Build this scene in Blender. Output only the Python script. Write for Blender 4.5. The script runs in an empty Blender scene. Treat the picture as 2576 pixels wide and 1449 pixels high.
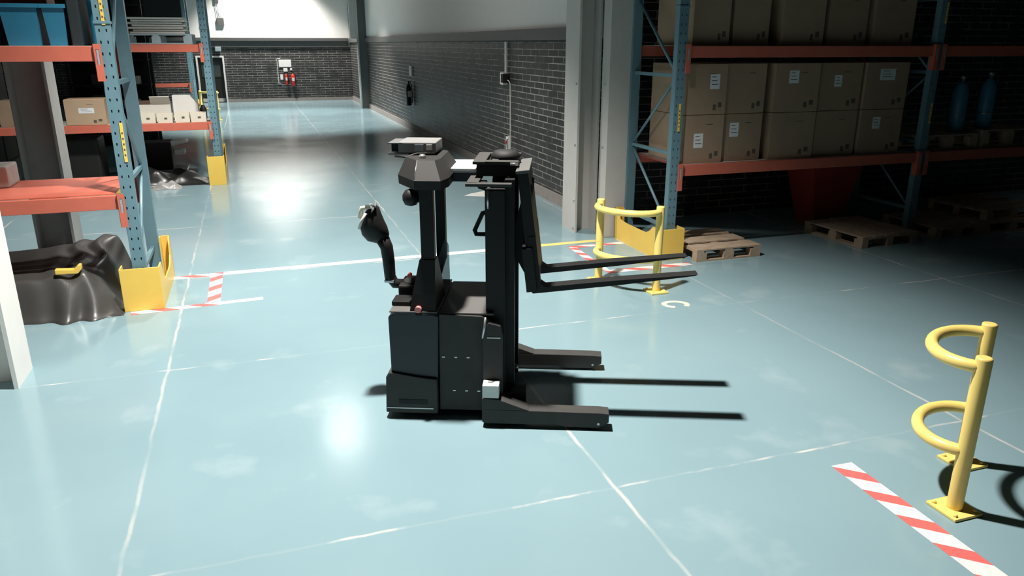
import bpy, bmesh, math, random
from mathutils import Vector, Matrix
R = math.radians
random.seed(7)
scene = bpy.context.scene
col = scene.collection

# ---------------------------------------------------------------- camera
PITCH, YAW, ROLL, FPX = 0.309877, 0.322728, 0.0005, 1917.0
F = Vector((math.sin(YAW)*math.cos(PITCH), math.cos(YAW)*math.cos(PITCH), -math.sin(PITCH)))
Rt = Vector((math.cos(YAW), -math.sin(YAW), 0)); Up = Rt.cross(F)
R2 = Rt*math.cos(ROLL)+Up*math.sin(ROLL); U2 = -Rt*math.sin(ROLL)+Up*math.cos(ROLL)
cd = bpy.data.cameras.new('camera'); cam = bpy.data.objects.new('camera', cd); col.objects.link(cam)
M = Matrix((R2, U2, -F)).transposed().to_4x4(); M.translation = Vector((0, 0, 2.5)); cam.matrix_world = M
cd.sensor_fit = 'HORIZONTAL'; cd.sensor_width = 36; cd.lens = FPX/2576*36; cd.clip_start = .05; cd.clip_end = 200
scene.camera = cam
# ---------------------------------------------------------------- view + light
scene.view_settings.view_transform = 'Standard'; scene.view_settings.look = 'None'
scene.view_settings.gamma = 1; scene.view_settings.use_curve_mapping = False
scene.view_settings.exposure = 0.0
w = bpy.data.worlds.new('world'); scene.world = w; w.use_nodes = True
w.node_tree.nodes['Background'].inputs[0].default_value = (.5, .55, .6, 1); w.node_tree.nodes['Background'].inputs[1].default_value = .05

def spot(x, y, z, power, half, blend, rad=.12, colr=(1, .955, .90), tilt=(0, 0)):
    l = bpy.data.lights.new('high_bay_lamp', 'SPOT'); l.energy = power; l.spot_size = 2*R(half); l.spot_blend = blend
    l.shadow_soft_size = rad; l.color = colr
    o = bpy.data.objects.new('high_bay_lamp', l); o.location = (x, y, z); o.rotation_euler = (R(tilt[0]), R(tilt[1]), 0); col.objects.link(o)
def point(x, y, z, power, rad=.2, colr=(1, .955, .90)):
    l = bpy.data.lights.new('hot_spot_point', 'POINT'); l.energy = power; l.shadow_soft_size = rad; l.color = colr
    o = bpy.data.objects.new('hot_spot_point', l); o.location = (x, y, z); col.objects.link(o)
spot(.76, 5.3, 6.8, 4450, 49.5, .78, rad=.15)
spot(.7, 12.3, 5.6, 1550, 54, .5, rad=.2)
spot(1.0, 28.0, 7.5, 6500, 40, .5, rad=.2)
spot(1.05, 35.7, 7.4, 4300, 45, .4, rad=.2)
spot(-2.3, 12.1, 6.0, 950, 46, .5, rad=.2)  # extra lamp added to brighten the front of the second rack
spot(14.0, 5.6, 6.2, 130, 40, .7, rad=.2)
point(1.2, 14.3, 5.0, 80, rad=.42)  # bare point light added for the floor hot spot, apart from the lamps

# ---------------------------------------------------------------- materials
def nt(name):
    m = bpy.data.materials.new(name); m.use_nodes = True; return m, m.node_tree.nodes, m.node_tree.links, m.node_tree.nodes['Principled BSDF']
def mat(name, c, rough=.5, metal=0, spec=.5, noise=.12, scale=8, bump=0, coat=0, bscale=None):
    m, n, l, b = nt(name)
    b.inputs['Roughness'].default_value = rough; b.inputs['Metallic'].default_value = metal
    b.inputs['Specular IOR Level'].default_value = spec; b.inputs['Coat Weight'].default_value = coat
    tc = n.new('ShaderNodeTexCoord'); nz = n.new('ShaderNodeTexNoise'); nz.inputs['Scale'].default_value = scale; nz.inputs['Detail'].default_value = 5
    l.new(tc.outputs['Object'], nz.inputs['Vector'])
    mx = n.new('ShaderNodeMix'); mx.data_type = 'RGBA'
    mx.inputs[6].default_value = (*[v*(1-noise) for v in c], 1); mx.inputs[7].default_value = (*[min(1, v*(1+noise)) for v in c], 1)
    l.new(nz.outputs['Fac'], mx.inputs[0]); l.new(mx.outputs[2], b.inputs['Base Color'])
    if bump:
        bp = n.new('ShaderNodeBump'); bp.inputs['Strength'].default_value = bump; bp.inputs['Distance'].default_value = .01
        nz2 = n.new('ShaderNodeTexNoise'); nz2.inputs['Scale'].default_value = bscale or scale*3; l.new(tc.outputs['Object'], nz2.inputs['Vector'])
        l.new(nz2.outputs['Fac'], bp.inputs['Height']); l.new(bp.outputs['Normal'], b.inputs['Normal'])
    return m
BLUE = mat('rack_blue', (.135, .245, .29), .38, noise=.1, scale=14)
ORANGE = mat('beam_orange', (.58, .145, .095), .42, noise=.1)
YELLOW = mat('guard_yellow', (.86, .58, .11), .38, noise=.06)
PYEL = mat('barrier_yellow', (.90, .68, .20), .36, noise=.06)
BLACK = mat('machine_black', (.017, .0165, .016), .5, spec=.25, noise=.2, scale=20)
NAVY = mat('machine_navy', (.014, .02, .027), .38, noise=.15)
GREY = mat('machine_grey', (.062, .061, .058), .6, spec=.15, noise=.15)
DARK = mat('void_dark', (.006, .006, .006), .7)
STEEL = mat('bright_steel', (.55, .55, .55), .28, metal=.8)
WHITE = mat('white_paint', (.78, .77, .74), .5, noise=.05)
OFFW = mat('off_white_board', (.68, .67, .62), .55, noise=.06)
CREAM = mat('cream_board', (.66, .61, .50), .65, noise=.08)
CARD = mat('cardboard', (.34, .235, .155), .75, noise=.14, scale=5, bump=.1)
CARDL = mat('cardboard_light', (.44, .31, .20), .7, noise=.1, scale=5)
TAPE = mat('packing_tape', (.30, .19, .11), .3, noise=.08)
LABEL = mat('label_paper', (.72, .74, .76), .6, noise=.05)
INK = mat('printed_ink', (.10, .08, .06), .7)
WOOD = mat('pallet_wood', (.42, .32, .23), .8, noise=.3, scale=10, bump=.3)
GPAL = mat('grey_blue_plastic', (.30, .37, .40), .5)
COLM = mat('column_paint', (.55, .53, .50), .55, noise=.06)
COLW = mat('column_white', (.86, .845, .81), .5, noise=.05)
RED = mat('red_paint', (.62, .035, .03), .35)
DRED = mat('dark_red_plastic', (.30, .03, .025), .5)
SKIRT = mat('skirting_concrete', (.30, .27, .25), .7, noise=.2)
LEDGE = mat('ledge_grey', (.10, .10, .097), .5)
TOTE = mat('tote_blue', (.028, .20, .33), .45, noise=.1)
TOTED = mat('cylinder_blue', (.05, .22, .35), .35)
SHEET = mat('black_plastic_sheet', (.06, .058, .055), .36, noise=.2, scale=3)
GSHEET = mat('grey_plastic_sheet', (.34, .34, .33), .3, noise=.3, scale=6)
PVC = mat('door_dark', (.02, .017, .014), .3)
LINEW = mat('floor_paint_white', (.80, .79, .75), .45, noise=.08, scale=12)
LINEY = mat('floor_paint_yellow', (.80, .66, .22), .45, noise=.08, scale=12)
# clear guard screen
GLASS, n, l, b = nt('clear_screen'); b.inputs['Base Color'].default_value = (.25, .33, .38, 1); b.inputs['Roughness'].default_value = .1; b.inputs['Alpha'].default_value = .55

def math_node(n, l, op, a, b_=None, c=None):
    m = n.new('ShaderNodeMath'); m.operation = op
    for i, v in enumerate((a, b_, c)):
        if v is None: continue
        if isinstance(v, (int, float)): m.inputs[i].default_value = v
        else: l.new(v, m.inputs[i])
    return m.outputs[0]
# floor: glossy teal resin, worn joint lines, pale patches
FLOOR, n, l, b = nt('floor_resin')
tc = n.new('ShaderNodeTexCoord'); sx = n.new('ShaderNodeSeparateXYZ'); l.new(tc.outputs['Object'], sx.inputs[0])
def noise(scale, detail=4, vec=None, out='Fac', mapscale=None):
    t = n.new('ShaderNodeTexNoise'); t.inputs['Scale'].default_value = scale; t.inputs['Detail'].default_value = detail
    v = tc.outputs['Object']
    if mapscale:
        mp = n.new('ShaderNodeMapping'); mp.inputs['Scale'].default_value = mapscale; l.new(v, mp.inputs['Vector']); v = mp.outputs[0]
    l.new(v, t.inputs['Vector']); return t.outputs[out]
wob = math_node(n, l, 'MULTIPLY', math_node(n, l, 'SUBTRACT', noise(3.0), .5), .05)
def joint(coord, origin):
    s = math_node(n, l, 'ADD', math_node(n, l, 'SUBTRACT', coord, origin), wob)
    q = math_node(n, l, 'PINGPONG', s, 2.67/2)   # 0 at joints
    return q
jx = joint(sx.outputs[0], -.84); jy = joint(sx.outputs[1], 3.54-2.67*4)
def line(q, wd):
    mr = n.new('ShaderNodeMapRange'); mr.inputs[1].default_value = wd*.3; mr.inputs[2].default_value = wd; mr.inputs[3].default_value = 1; mr.inputs[4].default_value = 0
    l.new(q, mr.inputs[0]); return mr.outputs[0]
def ramp(fac, a, b_):
    mr = n.new('ShaderNodeMapRange'); mr.inputs[1].default_value = a; mr.inputs[2].default_value = b_; l.new(fac, mr.inputs[0]); mr.clamp = True; return mr.outputs[0]
wearx = math_node(n, l, 'MULTIPLY_ADD', ramp(noise(2.2, 6), .40, .58), .75, .22)
weary = math_node(n, l, 'MULTIPLY_ADD', ramp(noise(1.3, 6, mapscale=(1.3, 1.3, 1)), .50, .60), .9, .07)
big = ramp(noise(.23, 2), .42, .56)
lx = math_node(n, l, 'MULTIPLY', line(jx, .016), math_node(n, l, 'MULTIPLY', wearx, math_node(n, l, 'MULTIPLY_ADD', big, .7, .3))); ly = math_node(n, l, 'MULTIPLY', line(jy, .014), weary)
ln = math_node(n, l, 'MAXIMUM', lx, ly)
basec = n.new('ShaderNodeMix'); basec.data_type = 'RGBA'; basec.inputs[6].default_value = (.205, .318, .355, 1); basec.inputs[7].default_value = (.262, .385, .42, 1)
l.new(noise(.9, 6), basec.inputs[0])
pat = n.new('ShaderNodeMix'); pat.data_type = 'RGBA'; l.new(basec.outputs[2], pat.inputs[6]); pat.inputs[7].default_value = (.42, .50, .52, 1)
l.new(math_node(n, l, 'MULTIPLY', ramp(noise(1.5, 5), .60, .74), .40), pat.inputs[0])
lmx = n.new('ShaderNodeMix'); lmx.data_type = 'RGBA'; l.new(ln, lmx.inputs[0]); l.new(pat.outputs[2], lmx.inputs[6]); lmx.inputs[7].default_value = (.66, .62, .57, 1)
l.new(lmx.outputs[2], b.inputs['Base Color'])
l.new(math_node(n, l, 'MULTIPLY_ADD', noise(1.2, 5), .12, .10), b.inputs['Roughness'])
b.inputs['Specular IOR Level'].default_value = .34
bp = n.new('ShaderNodeBump'); bp.inputs['Strength'].default_value = .02; bp.inputs['Distance'].default_value = .02; l.new(noise(1.6, 3), bp.inputs['Height']); l.new(bp.outputs[0], b.inputs['Normal'])

def brick_mat(name, axis):
    m, n, l, b = nt(name)
    tc = n.new('ShaderNodeTexCoord'); s = n.new('ShaderNodeSeparateXYZ'); l.new(tc.outputs['Object'], s.inputs[0])
    cb = n.new('ShaderNodeCombineXYZ'); l.new(s.outputs[axis], cb.inputs[0]); l.new(s.outputs[2], cb.inputs[1])
    bt = n.new('ShaderNodeTexBrick'); l.new(cb.outputs[0], bt.inputs['Vector'])
    bt.inputs['Scale'].default_value = 1; bt.inputs['Brick Width'].default_value = .42; bt.inputs['Row Height'].default_value = .105
    bt.inputs['Mortar Size'].default_value = .010; bt.inputs['Mortar Smooth'].default_value = .4
    bt.inputs['Color1'].default_value = (.028, .027, .026, 1); bt.inputs['Color2'].default_value = (.045, .043, .041, 1); bt.inputs['Mortar'].default_value = (.05, .049, .047, 1)
    # mortar lightened in patches: grazing lamp highlights painted into the colour
    nz = n.new('ShaderNodeTexNoise'); nz.inputs['Scale'].default_value = 2.5; nz.inputs['Detail'].default_value = 6; l.new(cb.outputs[0], nz.inputs['Vector'])
    mr = n.new('ShaderNodeMapRange'); mr.inputs[1].default_value = .34; mr.inputs[2].default_value = .56; l.new(nz.outputs['Fac'], mr.inputs[0])
    mm = n.new('ShaderNodeMath'); mm.operation = 'MULTIPLY'; l.new(bt.outputs['Fac'], mm.inputs[0]); l.new(mr.outputs[0], mm.inputs[1])
    mx = n.new('ShaderNodeMix'); mx.data_type = 'RGBA'; l.new(mm.outputs[0], mx.inputs[0]); l.new(bt.outputs['Color'], mx.inputs[6]); mx.inputs[7].default_value = (.33, .32, .30, 1)
    l.new(mx.outputs[2], b.inputs['Base Color']); b.inputs['Roughness'].default_value = .42
    bp = n.new('ShaderNodeBump'); bp.inputs['Strength'].default_value = .8; bp.inputs['Distance'].default_value = .012; bp.invert = True
    l.new(bt.outputs['Fac'], bp.inputs['Height']); l.new(bp.outputs[0], b.inputs['Normal'])
    return m
BRICKY = brick_mat('dark_brick_side', 1); BRICKX = brick_mat('dark_brick_end', 0)
# red and white hazard tape: diagonal stripes in object space
def hazard(name, ax, sgn, period=.30):
    m, n, l, b = nt(name)
    tc = n.new('ShaderNodeTexCoord'); s = n.new('ShaderNodeSeparateXYZ'); l.new(tc.outputs['Object'], s.inputs[0])
    a = math_node(n, l, 'MULTIPLY_ADD', s.outputs[1-ax], sgn, s.outputs[ax])
    fr = math_node(n, l, 'FRACT', math_node(n, l, 'DIVIDE', a, period))
    mr = n.new('ShaderNodeMapRange'); mr.inputs[1].default_value = .55; mr.inputs[2].default_value = .57; l.new(fr, mr.inputs[0])
    mx = n.new('ShaderNodeMix'); mx.data_type = 'RGBA'; l.new(mr.outputs[0], mx.inputs[0])
    mx.inputs[6].default_value = (.80, .78, .75, 1); mx.inputs[7].default_value = (.74, .15, .14, 1)
    l.new(mx.outputs[2], b.inputs['Base Color']); b.inputs['Roughness'].default_value = .4
    return m

# ---------------------------------------------------------------- mesh helpers
class MB:
    def __init__(s): s.bm = bmesh.new(); s.mats = []
    def mi(s, m):
        if m is None: return 0
        if m not in s.mats: s.mats.append(m)
        return s.mats.index(m)
    def box(s, x0, x1, y0, y1, z0, z1, m=None, bev=0, rot=0, taper=None):
        vs = []
        for z in (z0, z1):
            for x, y in ((x0, y0), (x1, y0), (x1, y1), (x0, y1)):
                if taper and z == z1:
                    cx, cy = (x0+x1)/2, (y0+y1)/2; x = cx+(x-cx)*taper; y = cy+(y-cy)*taper
                vs.append(s.bm.verts.new((x, y, z)))
        fs = [s.bm.faces.new([vs[i] for i in f]) for f in ((3, 2, 1, 0), (4, 5, 6, 7), (0, 1, 5, 4), (1, 2, 6, 5), (2, 3, 7, 6), (3, 0, 4, 7))]
        k = s.mi(m)
        for f in fs: f.material_index = k
        if rot:
            c = Vector(((x0+x1)/2, (y0+y1)/2, 0)); bmesh.ops.rotate(s.bm, verts=vs, cent=c, matrix=Matrix.Rotation(rot, 3, 'Z'))
        if bev:
            es = list({e for v in vs for e in v.link_edges})
            r = bmesh.ops.bevel(s.bm, geom=es, offset=bev, segments=2, affect='EDGES', profile=.6)
            for f in r['faces']: f.material_index = k
        return s
    def prism(s, pts, axis, a, b, m=None, bev=0):
        """2D polygon pts extruded along axis from a to b. axis 0: pts=(y,z) 1: (x,z) 2: (x,y)"""
        def P(p, t): return {0: (t, p[0], p[1]), 1: (p[0], t, p[1]), 2: (p[0], p[1], t)}[axis]
        A = [s.bm.verts.new(P(p, a)) for p in pts]; B = [s.bm.verts.new(P(p, b)) for p in pts]
        k = s.mi(m); fs = [s.bm.faces.new(A), s.bm.faces.new(B[::-1])]
        N = len(pts)
        for i in range(N): fs.append(s.bm.faces.new((A[i], B[i], B[(i+1) % N], A[(i+1) % N])))
        for f in fs: f.material_index = k
        bmesh.ops.recalc_face_normals(s.bm, faces=fs)
        if bev:
            es = list({e for v in A+B for e in v.link_edges}); r = bmesh.ops.bevel(s.bm, geom=es, offset=bev, segments=2, affect='EDGES', profile=.6)
            for f in r['faces']: f.material_index = k
        return s
    def loft(s, rings, m=None, cap=True, smooth=False, closed=True):
        k = s.mi(m); V = [[s.bm.verts.new(p) for p in r] for r in rings]; N = len(rings[0]); fs = []
        for i in range(len(V)-1):
            for j in range(N if closed else N-1):
                fs.append(s.bm.faces.new((V[i][j], V[i][(j+1) % N], V[i+1][(j+1) % N], V[i+1][j])))
        if cap: fs += [s.bm.faces.new(V[0][::-1]), s.bm.faces.new(V[-1])]
        for f in fs: f.material_index = k; f.smooth = smooth and len(f.verts) == 4
        bmesh.ops.recalc_face_normals(s.bm, faces=fs)
        return s
    def tube(s, pts, r, m=None, seg=14, rads=None):
        pts = [Vector(p) for p in pts]; rings = []; up = None
        for i, p in enumerate(pts):
            d = ((pts[min(i+1, len(pts)-1)]-pts[i]).normalized()+(pts[i]-pts[max(i-1, 0)]).normalized()).normalized()
            if up is None: up = d.orthogonal().normalized()
            else: up = (up-d*up.dot(d)).normalized()
            q = d.cross(up); rr = rads[i] if rads else r
            rings.append([p+(up*math.cos(t)+q*math.sin(t))*rr for t in [2*math.pi*j/seg for j in range(seg)]])
        return s.loft(rings, m, smooth=True)
    def lathe(s, prof, cx=0, cy=0, m=None, seg=24):
        rings = [[(cx+r*math.cos(2*math.pi*j/seg), cy+r*math.sin(2*math.pi*j/seg), z) for j in range(seg)] for r, z in prof]
        return s.loft(rings, m, smooth=True)
    def build(s, name, m, parent=None, loc=(0, 0, 0), rz=0, ry=0):
        me = bpy.data.meshes.new(name)
        k = None
        if s.mats:
            for x in s.mats: me.materials.append(x)
        else: me.materials.append(m)
        s.bm.to_mesh(me); s.bm.free()
        o = bpy.data.objects.new(name, me); col.objects.link(o); o.location = loc; o.rotation_euler = (0, ry, rz)
        if parent: o.parent = parent
        return o
def tag(o, label, cat, group=None, kind=None):
    if label: o['label'] = label
    if cat: o['category'] = cat
    if group: o['group'] = group
    if kind: o['kind'] = kind
    return o
def thing(name, label, cat, loc=(0, 0, 0), rz=0, group=None):
    o = bpy.data.objects.new(name, None); col.objects.link(o); o.location = loc; o.rotation_euler = (0, 0, rz); o.empty_display_size = .1
    return tag(o, label, cat, group)
def bx(name, m, parent, x0, x1, y0, y1, z0, z1, bev=0, **k): return MB().box(x0, x1, y0, y1, z0, z1, bev=bev, **k).build(name, m, parent)
def struct(name, mb, m):
    o = mb.build(name, m); o['kind'] = 'structure'; return o
def dup(root, loc=None, rz=None, label=None, group=None):
    r = root.copy(); col.objects.link(r)
    if loc is not None: r.location = loc
    if rz is not None: r.rotation_euler = (0, 0, rz)
    if label: r['label'] = label
    if group: r['group'] = group
    for ch in list(root.children):
        c = ch.copy(); col.objects.link(c); c.parent = r
        for g in list(ch.children):
            d = g.copy(); col.objects.link(d); d.parent = c
    return r

# ---------------------------------------------------------------- the room
struct('floor', MB().box(-12, 20, -6, 37.4, -.2, 0), FLOOR)
struct('ceiling', MB().box(-12, 20, -6, 37.4, 9, 9.2), mat('ceiling_grey', (.12, .12, .12), .8))
# end wall with a doorway opening
DX0, DX1, DZ = -2.02, -1.0, 1.93
e = MB()
for a in ((-12, DX0, .0, 2.36), (DX1, 4.6, .0, 2.36), (DX0, DX1, DZ, 2.36)): e.box(a[0], a[1], 37.4, 37.6, a[2], a[3], BRICKX)
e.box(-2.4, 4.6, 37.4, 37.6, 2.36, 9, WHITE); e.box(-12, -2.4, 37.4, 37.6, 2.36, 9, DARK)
struct('wall_back', e, BRICKX)
struct('trim_1', MB().box(-12, 4.54, 37.34, 37.4, 2.36, 2.62).box(-12, 4.54, 37.26, 37.4, 2.62, 2.76, bev=.01), LEDGE)
struct('baseboard_back', MB().box(DX1+.07, 4.6, 37.35, 37.4, 0, .14), SKIRT)
r = MB(); r.box(4.62, 4.8, 10, 37.4, 0, 2.58, BRICKY); r.box(4.62, 4.8, 10, 37.4, 2.58, 9, WHITE)
struct('wall_right', r, BRICKY)
struct('trim_2', MB().box(4.55, 4.62, 10, 37.26, 2.56, 2.74, bev=.005), LEDGE)
struct('baseboard_right', MB().box(4.585, 4.62, 10, 37.35, 0, .17), SKIRT)
fr = MB(); fr.box(4.8, 20, 10, 10.2, 0, 9, BRICKX)
struct('wall_front_right', fr, BRICKX)
struct('wall_left', MB().box(-12.2, -12, -6, 37.4, 0, 9), LEDGE)
struct('wall_rear', MB().box(-12, 20, -6.2, -6, 0, 9), LEDGE)
struct('wall_far_right', MB().box(20, 20.2, -6, 10, 0, 9), LEDGE)
d = MB(); d.box(DX0-.07, DX0, 37.3, 37.45, 0, DZ+.07); d.box(DX1, DX1+.07, 37.3, 37.45, 0, DZ+.07); d.box(DX0, DX1, 37.3, 37.45, DZ, DZ+.07)
dr = struct('door_1', MB().box(DX0, DX1, 37.42, 37.47, .02, DZ), PVC)
f_ = d.build('door_frame', WHITE, dr); f_['label'] = 'white door frame'
MB().box(DX0+.12, DX1-.12, 37.40, 37.42, 1.1, 1.75).build('door_glass', mat('door_glass_dark', (.05, .06, .06), .08), dr)
bx('kick_plate', COLM, dr, DX0+.04, DX1-.04, 37.405, 37.42, .03, .18)

# columns
def column_box(name, x0, x1, y0, y1, m, label, z1=9, flange=None, t=.03):
    o = thing(name, label, 'column', ((x0+x1)/2, (y0+y1)/2, 0))
    a, c = (x1-x0)/2, (y1-y0)/2
    if flange == 'x':
        bx('flange', m, o, -a, -a+t, -c, c, 0, z1); bx('flange', m, o, a-t, a, -c, c, 0, z1); bx('web', m, o, -a+t, a-t, -.02, .02, 0, z1)
    else:
        bx('shaft', m, o, -a, a, -c, c, 0, z1, bev=.006)
    for z in (.06, .45, 1.2, 2.0):
        MB().lathe([(0.014, 0), (.014, .012)], m=None, seg=8).build('bolt', STEEL, o, loc=(-a, -c+.05 if flange else 0, z)).rotation_euler = (0, -math.pi/2, 0)
    return o
column_box('steel_column', -2.22, -1.88, 6.2, 6.62, COLW, 'off-white steel column cut off by left edge of the photo', flange='x')
column_box('steel_column', -2.66, -2.24, 10.5, 10.95, mat('column_paint_shaded', (.34, .33, .31), .55), 'grey column standing behind the near left rack above the black sheet', flange='x')  # column paint darkened to stand in for shade that nothing casts here
column_box('steel_column', 4.1, 4.42, 9.52, 9.98, COLM, 'pale grey steel column at the end of the brick aisle wall', flange='x')
column_box('steel_column', 4.36, 4.66, 9.14, 9.36, COLM, 'pale grey steel column right against the right-hand rack frame')
bx_ = MB().box(4.18, 4.4, 9.56, 9.96, 0, .0) if False else None
o = MB().box(4.32, 4.62, 32.1, 32.5, 0, 9).build('wall_pier', LEDGE); tag(o, 'dark pier on the far right of the aisle wall behind the white pole', 'pier')
o = MB().tube([(4.28, 32.1, 0), (4.28, 32.1, 2.7)], .05).build('white_pole', WHITE); tag(o, 'slim white pole standing at the dark pier near the far corner', 'pole')
o = MB().box(4.0, 4.30, 32.2, 32.3, 2.7, 9).build('downpipe', COLM); tag(o, 'pale upright duct above the white pole in the far right corner', 'duct')

# ---------------------------------------------------------------- racks
def post_mesh(w_, d_, h, holes=True):
    m = MB(); t = .012
    m.box(-w_/2, w_/2, -d_/2+t, d_/2, 0, h, BLUE)
    # perforated face plate: strips around two columns of slots
    pit = .10; hw = .006; xs = (-w_*.24, w_*.24); nz = int(h/pit)
    m.box(-w_/2, xs[0]-hw, -d_/2, -d_/2+t-.0005, 0, h, BLUE); m.box(xs[0]+hw, xs[1]-hw, -d_/2, -d_/2+t-.0005, 0, h, BLUE); m.box(xs[1]+hw, w_/2, -d_/2, -d_/2+t-.0005, 0, h, BLUE)
    for x in xs:
        m.box(x-hw, x+hw, -d_/2+.0102, -d_/2+.0118, 0, h, DARK)  # near-black backing paints shade into the slot bottoms
        for i in range(nz+1):
            z0 = i*pit+.026; z1 = min((i+1)*pit, h)
            if z1 > z0: m.box(x-hw, x+hw, -d_/2, -d_/2+.010, z0, z1, BLUE)
    return m
POSTM = {}
def get_post(h):
    if h not in POSTM:
        o = post_mesh(.12, .09, h).build('post', BLUE); POSTM[h] = o.data; bpy.data.objects.remove(o)
    return POSTM[h]
def rack_frame(x, y0, y1, h, label, splice=None, group=None):
    o = thing('rack_upright_frame', label, 'rack frame', (x, y0, 0), 0, group)
    D = y1-y0
    for yy in (0, D):
        p = bpy.data.objects.new('post', get_post(h)); col.objects.link(p); p.parent = o; p.location = (0, yy, 0)
        if yy: p.rotation_euler = (0, 0, math.pi)
        bx('foot_plate', BLUE, o, -.08, .08, yy-.08, yy+.08, 0, .008)
    z = .35; k = 0
    while z < h-.9:
        MB().box(-.02, .02, .045, D-.045, z-.02, z+.02).build('horizontal_brace', BLUE, o)
        a, c = (.06, D-.06) if k % 2 == 0 else (D-.06, .06)
        MB().tube([(0, a, z+.03), (0, c, z+.86)], .018, seg=6).build('diagonal_brace', BLUE, o)
        z += .9; k += 1
    if splice: MB().box(-.068, .068, -.055, .05, splice-.01, splice+.012).build('splice_collar', BLUE, o)
    return o
def rack_beam(x0, x1, y, ztop, label, face=-1, ends=(1, 1), group=None):
    o = thing('rack_beam', label, 'rack beam', ((x0+x1)/2, y, ztop-.13), 0, group)
    L = (x1-x0)/2
    f = face
    yA, yB = sorted((f*.055, f*.005))
    bx('beam_bar', ORANGE, o, -L, L, -.025, .025, 0, .13, bev=.004)
    for s, on in ((-1, ends[0]), (1, ends[1])):
        if not on: continue
        c = s*(L+.028)
        m = MB(); ya, yb = -.03, .03
        # connector plate with a slot, on the face of the post
        fy = f*.052
        m.box(c-.03, c-.013, fy-.006, fy+.006, -.17, .15); m.box(c+.013, c+.03, fy-.006, fy+.006, -.17, .15)
        m.box(c-.013, c+.013, fy-.006, fy+.006, .105, .15); m.box(c-.013, c+.013, fy-.006, fy+.006, -.17, -.03)
        m.box(c-s*.03-.004, c-s*.03+.004, min(fy, -f*.02), max(fy, -f*.02), -.17, .15)
        pl = m.build('connector', ORANGE, o)
        bx('locking_clip', GPAL, pl, c-.009, c+.009, fy-.003, fy+.003, -.03, .105)
    return o
def load_sign(parent_loc, h, label):
    o = MB().box(-.014, .014, -.003, 0, 0, h, YELLOW)
    for i in range(5): o.box(-.007, .007, -.0036, -.003, h*.15+i*h*.14, h*.15+i*h*.14+h*.05, INK)
    o = o.build('load_sign', YELLOW, loc=parent_loc); tag(o, label, 'sign'); return o
# near left rack
rack_frame(-1.18, 7.95, 9.05, 4.4, 'blue perforated upright frame in yellow guard by the black plastic sheet', splice=2.68)
rack_beam(-3.9, -1.27, 7.92, 2.48, 'upper front orange beam carrying the blue totes at top left', group=None)
rack_beam(-3.9, -1.27, 9.08, 2.48, 'upper rear orange beam hidden mostly behind the blue totes', face=1)
rack_beam(-3.9, -1.27, 7.92, 1.14, 'lower front orange beam of the near left rack with orange deck', group=None)
rack_beam(-3.9, -1.27, 9.08, 1.14, 'lower rear orange beam behind the orange deck', face=1)
o = MB().prism([(7.95, 1.142), (9.05, 1.142), (9.05, 1.152), (7.95, 1.152)], 0, -3.85, -1.3).build('shelf_deck', ORANGE)
tag(o, 'orange sheet metal deck lying on the lower beams of near left rack', 'shelf deck')
load_sign((-1.165, 7.90, 2.66), .38, 'yellow sign high on the near left upright above the orange connector')
load_sign((-1.15, 7.90, 1.45), .36, 'yellow sign halfway up the near left upright')
# second left rack
rack_frame(-.67, 15.2, 16.3, 4.4, 'blue upright frame in the middle distance beside the aisle', splice=2.76)
rack_frame(-3.45, 15.2, 16.3, 4.4, 'blue upright frame half hidden behind the grey column')
rack_beam(-3.36, -.76, 15.17, 2.49, 'upper orange beam under the grey pallet of white boards')
rack_beam(-3.36, -.76, 15.17, 1.14, 'lower orange beam under the small cream cartons')
rack_beam(-6.2, -3.54, 15.17, 1.14, 'lower orange beam left of the grey column in the second rack', ends=(0, 1))
rack_beam(-3.36, -.76, 16.33, 2.49, 'rear upper beam behind the pallet of white boards', face=1)
rack_beam(-3.36, -.76, 16.33, 1.14, 'rear lower beam behind the cream cartons', face=1)
# far left rack
rack_frame(-1.86, 29.5, 30.6, 4.4, 'blue upright frame farthest down the aisle beside the doorway')
rack_beam(-4.6, -1.95, 29.47, 1.2, 'short stretch of red beam on the farthest left rack', ends=(0, 1))
# right rack
rack_frame(4.72, 8.05, 9.15, 4.4, 'blue upright frame of the right rack behind the yellow loop barrier', splice=2.9)
rack_frame(8.47, 8.05, 9.15, 4.4, 'dark upright frame of right rack between the cartons and blue cylinders')
rack_beam(4.81, 8.38, 8.02, 2.48, 'upper front beam above the rows of brown cartons')
rack_beam(4.81, 8.38, 8.02, 1.12, 'lower front beam under the rows of brown cartons')
rack_beam(4.81, 8.38, 9.18, 2.48, 'upper rear beam behind the brown cartons', face=1)
rack_beam(4.81, 8.38, 9.18, 1.12, 'lower rear beam behind the brown cartons', face=1)
rack_beam(8.56, 12.2, 8.02, 2.48, 'upper beam above the blue cylinders in the dark right bay', ends=(1, 0))
rack_beam(8.56, 12.2, 8.02, 1.12, 'lower beam under the pallets holding the blue cylinders', ends=(1, 0))
for i in range(9):
    xx = 4.98+i*.41
    if i in (0, 8): pass
o = MB()
o = bx('depth_bar', ORANGE, None, 4.84, 4.90, 8.06, 9.14, 1.085, 1.118); tag(o, 'orange crossbar running back under the leftmost lower carton', 'crossbar')
load_sign((4.735, 8.00, 1.52), .32, 'yellow sign on the right rack upright beside the cartons')
load_sign((8.50, 8.00, 1.50), .26, 'dim yellow sign on the dark upright right of the cartons')
load_sign((8.50, 8.00, 2.75), .26, 'dim yellow sign at the top edge on the dark right upright')

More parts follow.
